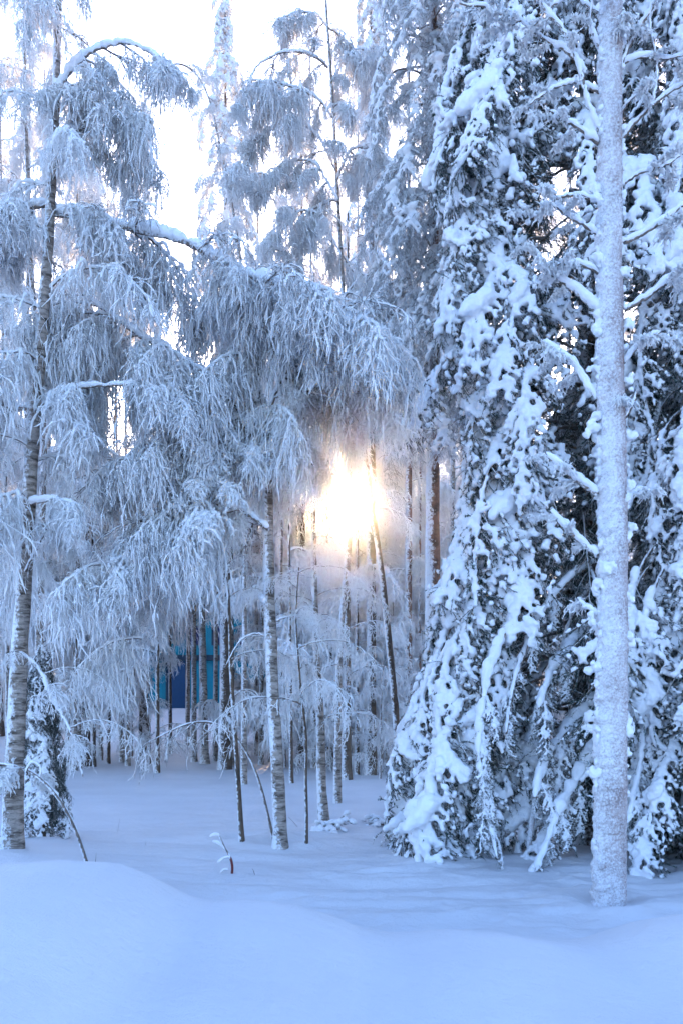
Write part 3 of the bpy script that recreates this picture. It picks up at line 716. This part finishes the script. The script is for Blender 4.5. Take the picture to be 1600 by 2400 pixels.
# grey-green frosted spruce between the sun and the big spruce
spruce('frosted_spruce', 'grey rime covered spruce left of the big dark spruce, over the brown trunk', 1010, 14.0,
       [(-500, 130), (-100, 160), (150, 180), (400, 190), (700, 200), (900, 190), (1020, 150)], 19.0, 200, 13, RSPRUCE, (.8, 1.3), .15, (.25, .85), .1, bark=M_PINE)

# left pair of birches
b1, B1, P1 = birch('birch_tree', 'thick old birch at the left edge with peeling pale bark', 28, 1990,
    [(32, 1850), (42, 1600), (58, 1350), (75, 1050), (92, 880), (112, 600), (128, 330), (138, 0), (142, -250)], None, 46, 31, 26, .34, (.6, .4), kinds=BIRCH, sun_r=.3)
d1 = B1[1]
def L1(root, base, d, pp, r0, sn_, seed, n_, sc=(.5, .8), kinds=None, fw=0.0, bark=None, sun_r=.25, rng=(.05, 1)):
    pts = [PT(a, b, d + fw * k_ / max(1, len(pp) - 1)) for k_, (a, b) in enumerate(pp)]
    return limb(root, base, pts, r0, r0 * .35, sn_, seed, bark or M_TWIG, kinds or SPRAY + DARKTW[:1] + CURTAIN[1:], int(n_ * 1.05), (sc[0] * .72, sc[1] * .85), rng, sun_r=sun_r)
L1(b1, B1, d1, [(95, 948), (130, 922), (200, 906), (330, 900), (400, 925), (450, 975)], .020, .032, 311, 10, (.6, .9), fw=-.3)
L1(b1, B1, d1, [(130, 235), (165, 165), (220, 115), (300, 98), (370, 130), (395, 170)], .020, .055, 312, 13, (.4, .65), fw=-.2)
L1(b1, B1, d1, [(125, 330), (150, 312), (215, 297), (240, 300)], .014, .032, 313, 4, (.35, .55))
L1(b1, B1, d1, [(132, 215), (190, 240), (260, 285), (300, 330), (320, 380)], .014, .030, 314, 7, (.4, .7), fw=.2)
L1(b1, B1, d1, [(115, 500), (180, 505), (250, 522), (330, 545), (400, 555), (480, 588), (560, 640), (650, 668), (760, 700), (830, 765)], .034, .066, 315, 26, (.55, 1.0), fw=-.4)
L1(b1, B1, d1, [(110, 480), (60, 490), (0, 515), (-60, 530)], .022, .05, 316, 6, (.5, .8))
L1(b1, B1, d1, [(85, 960), (40, 950), (0, 975), (-60, 1010)], .018, .035, 317, 6, (.5, .8))
L1(b1, B1, d1, [(70, 1180), (130, 1170), (185, 1185)], .015, .035, 318, 3, (.3, .5), fw=-.3)
L1(b1, B1, d1, [(60, 1340), (110, 1240), (125, 1210), (115, 1200)], .014, .02, 319, 3, (.3, .5), fw=-.3)
# low snowy limb hanging down on the right of the trunk
L1(b1, B1, d1, [(45, 1530), (90, 1560), (125, 1640), (160, 1700), (185, 1760), (195, 1820)], .018, .028, 320, 6, (.35, .55), kinds=BIRCH_OPEN, fw=-.4)
birch('birch_tree', 'slender snowy birch just outside the left edge behind the old birch', -70, 1880, [(-70, 1300), (-60, 800), (-50, 300), (-40, -200)], None, 26, 32, 22, .22, (.9, .5))
birch('birch_tree', 'snowy birch close behind the old birch at the left edge', 88, 1850, [(92, 1500), (105, 1000), (70, 600), (60, 250), (55, -60)], None, 22, 33, 28, .22, (.8, .45), snowy=.03)

# young spruce behind the old birch
spruce('young_spruce', 'small dark green spruce drooping to the snow behind the old birch', 98, 10.9, [(1560, 16), (1640, 34), (1750, 50), (1850, 66), (1935, 80)], 2.6, 60, 14, SPRUCE, (.42, .62), .05, (.8, 1.3), .3, bare=.6)

# centre birch with leader bent to the left
b2, B2, P2 = birch('birch_tree', 'leaning centre birch with mottled bark whose broken leader arches left', 657, 1985,
    [(655, 1900), (648, 1760), (638, 1600), (632, 1430), (628, 1270), (630, 1130), (618, 1060)], None, 32, 41, 0, r_top=.75)
d2 = B2[1]
L1(b2, B2, d2, [(622, 1075), (600, 1040), (560, 965), (515, 900), (470, 868), (420, 838), (340, 796), (260, 738), (195, 690)], .040, .052, 411, 24, (.5, .95), fw=-.3, bark=M_DARK)
L1(b2, B2, d2, [(625, 1070), (660, 1052), (700, 1062), (735, 1090)], .030, .040, 412, 4, (.3, .5), bark=M_DARK, sun_r=.25)
L1(b2, B2, d2, [(625, 1080), (612, 960), (600, 850), (615, 740), (590, 640)], .028, .030, 413, 16, (.6, .95), fw=.2, bark=M_DARK)
L1(b2, B2, d2, [(620, 1060), (640, 930), (690, 830), (750, 800), (800, 850), (830, 930)], .022, .036, 414, 16, (.5, .85), fw=-.5)
L1(b2, B2, d2, [(630, 1240), (560, 1190), (480, 1180), (400, 1210), (330, 1260), (260, 1330)], .022, .034, 415, 18, (.5, .9), fw=-.4)
L1(b2, B2, d2, [(600, 1040), (540, 1010), (460, 1015), (380, 1045), (300, 1110)], .020, .040, 416, 16, (.6, .95), fw=-.2)
L1(b2, B2, d2, [(560, 960), (520, 1040), (500, 1130), (490, 1230)], .014, .03, 417, 8, (.5, .8), fw=-.5, kinds=CLUMPY)
L1(b2, B2, d2, [(630, 1425), (615, 1405), (608, 1392)], .014, .04, 418, 0)
L1(b2, B2, d2, [(632, 1430), (645, 1412), (650, 1400)], .012, .0, 419, 0)
L1(b2, B2, d2, [(636, 1500), (600, 1480), (560, 1500), (530, 1560)], .009, .014, 420, 3, (.3, .5), kinds=BIRCH_OPEN)
L1(b2, B2, d2, [(634, 1460), (690, 1440), (735, 1460), (760, 1530)], .009, .014, 421, 4, (.3, .45), kinds=BIRCH_OPEN)
L1(b2, B2, d2, [(380, 815), (420, 1000), (440, 1200), (400, 1400), (330, 1500)], .012, .024, 422, 12, (.5, .9), fw=.5)

# thin stems round the centre birch
birch('sapling', 'thin dark leaning stem left of the centre birch', 567, 1972, [(560, 1850), (550, 1700), (540, 1560), (538, 1400), (520, 1250)], None, 13, 42, 9, .45, (.5, .35), kinds=BIRCH_OPEN, bark=M_DARK, r_top=.4)
s3, B3, P3 = birch('bent_sapling', 'sapling arched over to the left with bare twigs hanging from its tip', 642, 1968,
    [(622, 1880), (596, 1790), (560, 1730), (530, 1698), (480, 1683), (430, 1694), (385, 1722), (345, 1742)], None, 8, 43, 0, bark=M_TWIG, r_top=.35, snowy=.012, cat='sapling')
rs_ = np.random.default_rng(5); ps, ds, Ls_ = [], [], []
for t_ in np.linspace(.52, 1, 26):
    ps.append(path_at(P3, t_)); ds.append((rs_.normal(-.2, .5), rs_.normal(0, .4), -.5)); Ls_.append(rs_.uniform(.18, .62))
St = grow(rs_, ps, ds, np.array(Ls_), 9, .12, .16); a_, Ta = at(St, rs_.uniform(.2, .9, (26, 4))); a_ = a_.reshape(-1, 3); Ta = Ta.reshape(-1, 3)
Tw = grow(rs_, a_, Ta + rs_.normal(0, .7, a_.shape), rs_.uniform(.08, .25, len(a_)), 6, .1, .15)
tv = [tubes(St, np.linspace(.006, .003, 9)[None] * np.ones((26, 1)), 4), tubes(Tw, np.linspace(.004, .002, 6)[None] * np.ones((len(Tw), 1)), 3)]
tw = part('twigs', mk('bare_twigs', [(v - np.array(B3), f_, k_) for v, f_, k_ in tv], [M_TWIG]), s3)
fv = [frost(rs_, St, np.full(26, .007), 0, 4, .9, .3), frost(rs_, Tw, np.full(len(Tw), .005), 0, 3, .9, .4)]
part('snow', mk('twig_frost', [(v - np.array(B3), f_, k_) for v, f_, k_ in fv], [M_FROST]), tw)
birch('sapling', 'wavy thin stem right of the centre birch', 717, 1978, [(720, 1900), (713, 1820), (722, 1740), (708, 1660), (700, 1560), (690, 1450), (700, 1330)], None, 9, 44, 10, .5, (.5, .35), kinds=BIRCH_OPEN, bark=M_DARK, r_top=.5)
birch('birch_tree', 'snow plastered young birch above the small snowy clump', 762, 1938, [(752, 1850), (752, 1700), (742, 1560), (738, 1400), (735, 1250)], None, 26, 45, 12, .35, (.55, .4), kinds=BIRCH_OPEN, snowy=.05, r_top=.4)
birch('leaning_birch', 'long bare dark stem right of the sun leaning left as it rises', 938, 1905, [(935, 1800), (925, 1650), (908, 1480), (893, 1330), (872, 1200), (862, 1110), (850, 1050), (836, 960), (800, 860), (760, 800)], None, 18, 46, 6, .82, (.5, .4), kinds=SPRAY, bark=M_DARK, r_top=.55, sun_r=.45)

# small snow covered clump at the foot of the young birch, and another by the leaning birch
def clump(label, px, py, w_, seed, dark=True):
    rs = np.random.default_rng(seed); d = hit(px, py); x = (px - CX) / F * d; b_ = (x, d, g(x, d) - .03); R_ = w_ / 2 / F * d
    root = thing('snowy_shrub', label, 'shrub', b_)
    n_ = 46; a = rs.uniform(0, 6.28, n_); p0 = np.stack([np.cos(a) * .04, np.sin(a) * .04, 0 * a + .02], -1)
    d0 = np.stack([np.cos(a), np.sin(a), rs.uniform(.4, 1.6, n_)], -1)
    Tt = grow(rs, p0, d0, R_ * rs.uniform(.7, 1.5, n_), 9, .22, .14)
    part('twigs', mk('shrub_twigs', [tubes(Tt, np.linspace(.007, .003, 9)[None] * np.ones((n_, 1)), 4), needles(rs, Tt, .006, .03, .007)], [M_TWIG, M_NEEDLE]), root)
    q, _ = at(Tt, rs.uniform(.35, 1, (n_, 3))); q = q.reshape(-1, 3)[rs.random(n_ * 3) < .75]; r = rs.uniform(.02, .05, len(q)); q[:, 2] += r * .6
    part('snow', fuse('shrub_snow', [blobs(q, np.stack([r, r, r * .8], -1))], .016, [M_SNOW], .25, 30, seed), root)
clump('snow capped clump of twigs at the foot of the snow plastered young birch', 770, 1945, 92, 51)
clump('dark low twiggy clump beside the foot of the leaning stem', 905, 1935, 90, 52)

# bent snowy sapling at lower left
s4, B4, P4 = birch('bent_sapling', 'snow covered sapling bowed from the left edge down to the bank', 207, 2018,
    [(185, 1960), (160, 1905), (125, 1850), (85, 1815), (45, 1795), (0, 1788), (-70, 1800)], 8.9, 8, 47, 0, bark=M_TWIG, r_top=.6, cat='sapling')
L1(s4, B4, 8.9, [(185, 1960), (160, 1905), (125, 1850), (85, 1815), (45, 1800), (0, 1790), (-70, 1800)], .010, .019, 471, 5, (.22, .35), kinds=CLUMPY, fw=.1, rng=(.45, 1))
L1(s4, B4, 8.9, [(62, 1812), (66, 1790), (82, 1782), (98, 1800), (100, 1822), (92, 1838)], .009, .019, 472, 0)

# forked stump twig in the open snow
d5 = hit(543, 2050); x5 = (543 - CX) / F * d5; B5 = (x5, d5, g(x5, d5) - .04)
tt = thing('broken_sapling', 'crooked snow dusted stub with a red brown foot standing alone in the snow', 'sapling', B5)
pp = [B5] + [PT(a, b, d5) for a, b in ((546, 2030), (540, 2008), (527, 1990), (520, 1972), (512, 1955))]
Pq = smoothline(pp, 30)
part('stem', tube_mesh('stem', Pq[:14], .014, .012, 8, M_RED, B5, 3), tt)
part('stem', tube_mesh('stem', Pq[13:], .012, .008, 8, M_TWIG, B5, 4), tt)
part('snow', limb_snow(Pq[10:], .012, B5, 5, rs_), tt)
for a_, b_, r_ in (((527, 1990), (498, 1972), .004), ((514, 1960), (492, 1962), .004), ((540, 2010), (510, 2022), .004), ((535, 2040), (516, 2046), .003)):
    q = smoothline([PT(*a_, d5), PT((a_[0] + b_[0]) / 2, (a_[1] + b_[1]) / 2 - 5, d5 - .03), PT(*b_, d5 - .06)], 10)
    w_ = part('twig', tube_mesh('twig', q, r_, .002, 5, M_TWIG, B5, 6), tt)
    part('snow', limb_snow(q, .012, B5, 7, rs_, m_=M_FROST), w_)
def straw(px, py, tx, ty, label, r_=.003):
    d = hit(px, py); x = (px - CX) / F * d; b_ = (x, d, g(x, d) - .03)
    q = smoothline([b_, PT((px + tx) / 2 + 1, (py + ty) / 2, d), PT(tx, ty, d)], 8)
    o_ = part('dry_stalk', tube_mesh('dry_stalk', q, r_, r_ * .5, 5, M_TWIG, b_, 3), None, Matrix.Translation(Vector(b_)))
    o_['label'] = label; o_['category'] = 'stalk'
straw(275, 1950, 281, 1918, 'thin dry stalk poking out of the open snow between the birches')
straw(598, 2052, 592, 2036, 'short dry stalk right of the crooked red footed stub', .005)
straw(340, 1982, 343, 1970, 'tiny dry stalk left of the crooked stub in open snow')
straw(222, 2030, 226, 1998, 'frosted grass stalk beside the foot of the bowed sapling', .005)
straw(700, 1938, 676, 1915, 'short broken twig between the centre birch and the wavy thin stem', .004)

# ------------------------------------------------------------------ tall birches in the middle distance
b3, B6, P6 = birch('birch_tree', 'tall birch with high arching drooping limbs above the sun', 790, 1830,
    [(795, 1500), (822, 1250), (812, 900), (800, 600), (788, 420), (782, 270), (772, 120), (762, 0), (755, -300)], 16.0, 17, 61, 8, .30, (.9, .6), kinds=SPRAY, sun_r=.25)
for k_, pp in enumerate([[(768, 160), (750, 140), (714, 122), (658, 122), (602, 153), (580, 200)], [(782, 280), (750, 235), (714, 209), (663, 199), (602, 224), (570, 280)],
                         [(786, 400), (752, 326), (714, 290), (658, 285), (597, 336), (575, 400)], [(792, 470), (740, 380), (690, 372), (640, 420), (620, 500)],
                         [(765, 60), (740, 30), (690, 30), (655, 60)], [(800, 600), (750, 500), (700, 490), (650, 560), (630, 640)],
                         [(776, 200), (810, 130), (850, 110), (885, 160)], [(790, 420), (820, 350), (860, 340), (890, 400)], [(805, 700), (850, 640), (890, 660), (910, 730)],
                         [(805, 800), (750, 690), (700, 680), (665, 740)]]):
    L1(b3, B6, 16.0, pp, .018, .030, 620 + k_, 8, (.5, .85), fw=-.4 + .1 * k_)
b4, B7, P7 = birch('birch_tree', 'birch whose snowy top nods left against the open sky', 572, 1838,
    [(573, 1500), (576, 1200), (574, 900), (566, 610), (545, 480), (528, 400), (508, 300), (490, 225), (474, 186), (445, 148), (410, 136), (385, 160)], None, 14, 62, 46, .40, (.5, .26), kinds=BIRCH, sun_r=.25)

for k_, (a_, dd, top, w_) in enumerate(((20, 24, 120, 'between the edge of the picture and the old birch'), (112, 28, 60, 'directly behind the old birch crown'), (176, 25, 230, 'right of the old birch crown'), (236, 30, 300, 'left of the sky gap'), (300, 27, 470, 'under the sky gap'),
        (600, 30, 210, 'left of the tall arching birch'), (655, 26, 330, 'under the arching limbs of the tall birch'), (735, 31, 120, 'just left of the tall arching birch stem'), (835, 27, 60, 'right of the tall arching birch stem'), (440, 32, 560, 'below the narrow sky gap'), (905, 30, 60, 'left of the grey frosted spruce'), (-60, 26, -20, 'beyond the left edge at the back'))):
    lean = (k_ * 53 % 40) - 20
    birch('birch_tree', 'pale sunlit frosted birch ' + w_, a_, 1780, [(a_ + lean * .2, 1300), (a_ + lean * .7, (1300 + top) / 2), (a_ + lean, top)], dd, 11, 640 + k_, 24, .22, (1.25, .45), group='pale birches rising at the back')

# white spires of snow buried spruces
spruce('snowy_spruce', 'tall narrow white spire of a snow buried spruce against the sky', 527, 26, [(-60, 16), (0, 26), (60, 36), (130, 34), (180, 50), (300, 62), (450, 78), (700, 90), (1000, 100)], 25.0, 150, 71, FATSPRUCE, (.55, .85), .18, (.7, 1.1))
spruce('snowy_spruce', 'small distant white spruce spire in the sky gap left of the tall spire', 338, 31, [(250, 10), (330, 24), (430, 38), (520, 44), (700, 55), (1000, 70)], 24.0, 90, 72, FATSPRUCE, (.6, .85), .16, (.7, 1.1))
spruce('snowy_spruce', 'broad white spruce behind the arching birch', 705, 28, [(250, 14), (350, 40), (500, 60), (700, 80), (1000, 95)], 22.5, 90, 73, FATSPRUCE, (.6, .95), .16, (.7, 1.1))
spruce('snowy_spruce', 'white spruce behind the upper crown of the old birch', 200, 27, [(200, 14), (350, 40), (600, 70), (1000, 95)], 22.5, 90, 74, FATSPRUCE, (.6, .95), .16, (.7, 1.1))
spruce('snowy_spruce', 'white spruce rising between the tall arching birch and the grey spruce', 868, 24, [(-60, 20), (50, 45), (300, 60), (600, 75), (900, 85)], 23.0, 100, 75, FATSPRUCE, (.6, .95), .16, (.7, 1.1))

for k_, (a_, dd, w_) in enumerate(((700, 84, 'left of the sun above the centre birch'), (742, 78, 'just left of the sun'), (842, 80, 'just right of the sun'), (880, 86, 'right of the sun above the leaning stem'), (816, 70, 'close on the right of the sun'), (768, 95, 'close on the left of the sun'))):
    spruce('snowy_spruce', 'far tall snow buried spruce ' + w_, a_, dd, [(940, 5), (1020, 20), (1200, 32), (1500, 42)], 34.0 - k_ % 3 * 1.5, 26, 1400 + k_, FATSPRUCE, (1.6, 2.3), .2, (.6, 1.0))

MID = [  # foot x, foot y, top y, trunk px, where
 (222, 1797, 620, 8, 'slim'), (255, 1790, 640, 8, 'slim'), (287, 1786, 700, 12, 'mid'), (370, 1812, 600, 10, 'slim'), (400, 1765, 800, 9, 'slim'), (455, 1785, 760, 14, 'mid'), (480, 1790, 700, 20, 'thick'), (505, 1783, 640, 12, 'mid'), (541, 1792, 700, 20, 'thick'), (612, 1792, 640, 12, 'mid'), (683, 1836, 640, 9, 'slim'), (735, 1800, 640, 12, 'mid'),
 (160, 1782, 620, 12, 'mid'), (120, 1800, 420, 14, 'mid'), (330, 1770, 650, 8, 'slim'), (-20, 1790, 300, 14, 'mid'), (55, 1815, -40, 16, 'mid'), (185, 1800, 180, 12, 'mid'), (-130, 1830, 200, 18, 'thick'), (-220, 1800, 200, 14, 'mid'),
 (744, 1790, 820, 10, 'slim'), (776, 1783, 900, 9, 'slim'), (826, 1776, 860, 12, 'mid'), (852, 1768, 760, 12, 'mid'), (893, 1780, 820, 11, 'mid'), (650, 1775, 700, 10, 'slim'), (700, 1770, 620, 12, 'mid')]
WORDS = {'slim': 'slim', 'mid': 'upright', 'thick': 'stout'}
REF = ['the young spruce', 'the foot of the old birch', 'the blue building', 'the arched sapling', 'the centre birch', 'the sun']
lab_used = {}
def where(px):
    if px < 0: return 'beyond the left edge behind the old birch'
    if px < 200: return 'far behind the young spruce'
    if px < 350: return 'between the old birch and the blue building'
    if px < 400: return 'at the left end of the blue building'
    if px < 530: return 'in front of the blue building'
    if px < 620: return 'between the blue building and the centre birch'
    if px < 760: return 'behind and right of the centre birch'
    return 'below the sun'
for k_, (a_, b_, top, w_, kd) in enumerate(MID):
    lab = f'{WORDS[kd]} frosted birch {where(a_)}'
    extra = ['', ', second of its kind', ', third of its kind', ', fourth of its kind'][lab_used.get(lab, 0) % 4]; lab_used[lab] = lab_used.get(lab, 0) + 1
    rs_ = np.random.default_rng(700 + k_); lean = rs_.uniform(-25, 25)
    birch('birch_tree', lab + extra, a_, b_, [(a_ + lean * .2, 1500), (a_ + lean * .6, (1500 + top) / 2), (a_ + lean, top)], None, w_, 700 + k_, 19, .12, (1.1, .5),
          bark=M_DARK if kd == 'slim' else M_BIRCH, group='birches at the back of the clearing')
# trunks under the sun and the brown pines right of it
for a_, b_, top, w_, lab, bk, nn in ((812, 1828, 500, 22, 'dark straight trunk directly below the sun', M_DARK, 22), (836, 1815, 700, 10, 'thin dark stem just right of the trunk below the sun', M_DARK, 14), (868, 1812, 450, 15, 'upright dark trunk left of the long leaning stem', M_DARK, 22),
                                 (955, 1815, 100, 23, 'stout red brown pine trunk right of the long leaning stem', M_PINE, 26), (981, 1806, 500, 10, 'thin red brown pine stem beside the stout pine', M_PINE, 18), (764, 1795, 700, 12, 'dark stem left of the trunk below the sun', M_DARK, 16), (905, 1790, 400, 12, 'frosted stem behind the long leaning stem', M_BIRCH, 22)):
    birch('pine_tree' if bk is M_PINE else 'birch_tree', lab, a_, b_, [(a_, 1500), (a_ + 3, (1500 + top) / 2), (a_ + 2, top)], None, w_, int(a_) + 7, nn, .13, (.85, .5), kinds=BIRCH + BIRCH_OPEN, bark=bk, sun_r=.35)
# wood behind the spruces at the right
for k_, (a_, b_, top) in enumerate(((1060, 1800, 100), (1130, 1790, 0), (1230, 1800, 0), (1330, 1790, -100), (1450, 1800, 0), (1560, 1790, -100), (1680, 1800, 0), (1800, 1790, 0), (1950, 1800, 0))):
    birch('birch_tree', 'frosted birch half hidden behind the big spruce and the edge spruce', a_, b_, [(a_, 1000), (a_ + 8, top)], None, 16, 760 + k_, 24, .15, (1.25, .6), group='birches hidden behind the spruces')

# low frosted saplings filling the back of the clearing
for k_, (a_, b_, hh, w_) in enumerate(((240, 1782, 3.6, 'left of the blue building'), (310, 1776, 4.2, 'at the corner of the blue building'), (352, 1790, 3.2, 'beside the slim birch at the left end of the blue building'), (556, 1775, 4.4, 'at the right end of the blue building'),
        (630, 1785, 4.6, 'behind the centre birch'), (668, 1800, 3.8, 'just right of the centre birch'), (742, 1782, 4.8, 'left of the dark stem below the sun'), (785, 1815, 3.6, 'beside the dark straight trunk below the sun'),
        (850, 1785, 5.0, 'between the dark trunks right of the sun'), (890, 1825, 3.4, 'behind the long leaning stem'), (925, 1800, 5.2, 'between the leaning stem and the stout pine'), (1000, 1815, 4.8, 'right of the stout pine'), (160, 1800, 3.6, 'right of the young spruce'), (1040, 1790, 5.5, 'at the left flank of the big spruce'))):
    dd = hit(a_, b_); top = HY - (g((a_ - CX) / F * dd, dd) + hh - CAM_H) / dd * F; rl = (k_ * 37 % 50) - 25
    birch('frosted_sapling', 'small frosted sapling ' + w_, a_, b_, [(a_ + rl * .2, (b_ + top) / 2), (a_ + rl, top)], dd, 5, 1300 + k_, 13, .06, (.75, .45), kinds=BIRCH_OPEN, bark=M_TWIG, cat='sapling', pitch=(-.5, .1), r_top=.4, snowy=.02)

# ------------------------------------------------------------------ the far wood
rs_ = np.random.default_rng(99); cnt = 0; placed = []
tries = 0
while cnt < 125 and tries < 9000:
    tries += 1
    d = rs_.uniform(32, 72) if cnt < 62 else rs_.uniform(66, 120); px_ = rs_.uniform(-350, 1950); x = (px_ - CX) / F * d
    if d > 38 and 300 < px_ < 640 and d < 56: continue
    if 395 < px_ < 530 and d < 46: continue
    if any((x - a) ** 2 + (d - b) ** 2 < 3.2 for a, b in placed): continue
    h = rs_.uniform(12, 17) + (d - 32) * .12
    if abs(px_ - 790) < 10: continue
    top = HY - (g(x, d) + h - CAM_H) / d * F
    if 230 < px_ < 460 and top < 600: continue
    if 540 < px_ < 660 and top < 300: continue
    placed.append((x, d)); cnt += 1
    base = (x, d, g(x, d) - .1); lean = rs_.uniform(-.6, .6)
    side_ = 'left of the centre birch' if px_ < 640 else ('between the centre birch and the big spruce' if px_ < 1000 else 'behind the big spruce')
    root = thing('birch_tree', f'far frosted birch in the deep wood {side_}', 'tree', base, f'far birches {side_}')
    P = smoothline([base, (x + lean * .5, d, base[2] + h * .5), (x + lean, d, base[2] + h)], 24)
    trunk_part(root, base, P, rs_.uniform(.09, .15), .03, M_DARK if rs_.random() < .5 else M_BIRCH, cnt, 8)
    az = rs_.uniform(0, 6); nb = 15
    for i_ in range(nb):
        t_0 = .10 if d < 50 else .04; t = t_0 + (1 - t_0) * (i_ + rs_.random()) / nb; az += 2.4
        M = pose(path_at(P, t), az, rs_.uniform(-.15, .35), rs_.uniform(1.5, 2.0) * (1.15 - .6 * t))
        if sun_dist(M @ Vector((1, 0, -.5))) < .9: continue
        add_branch(root, base, BIRCH[rs_.integers(len(BIRCH))], M, reach=2, sun_r=.6)

# ------------------------------------------------------------------ frosty air
m = bpy.data.materials.new('frosty_air'); m.use_nodes = True; n = m.node_tree; n.nodes.clear()
o = n.nodes.new('ShaderNodeOutputMaterial'); pv = n.nodes.new('ShaderNodeVolumePrincipled')
pv.inputs['Color'].default_value = (0.93, 0.95, 1.0, 1); pv.inputs['Density'].default_value = 0.00055; pv.inputs['Anisotropy'].default_value = 0.95
n.links.new(pv.outputs[0], o.inputs['Volume'])
hz = part('haze', mk('haze', [box(-155, 155, -32, 205, -2.0, 34)], [m], False), None); hz['kind'] = 'stuff'
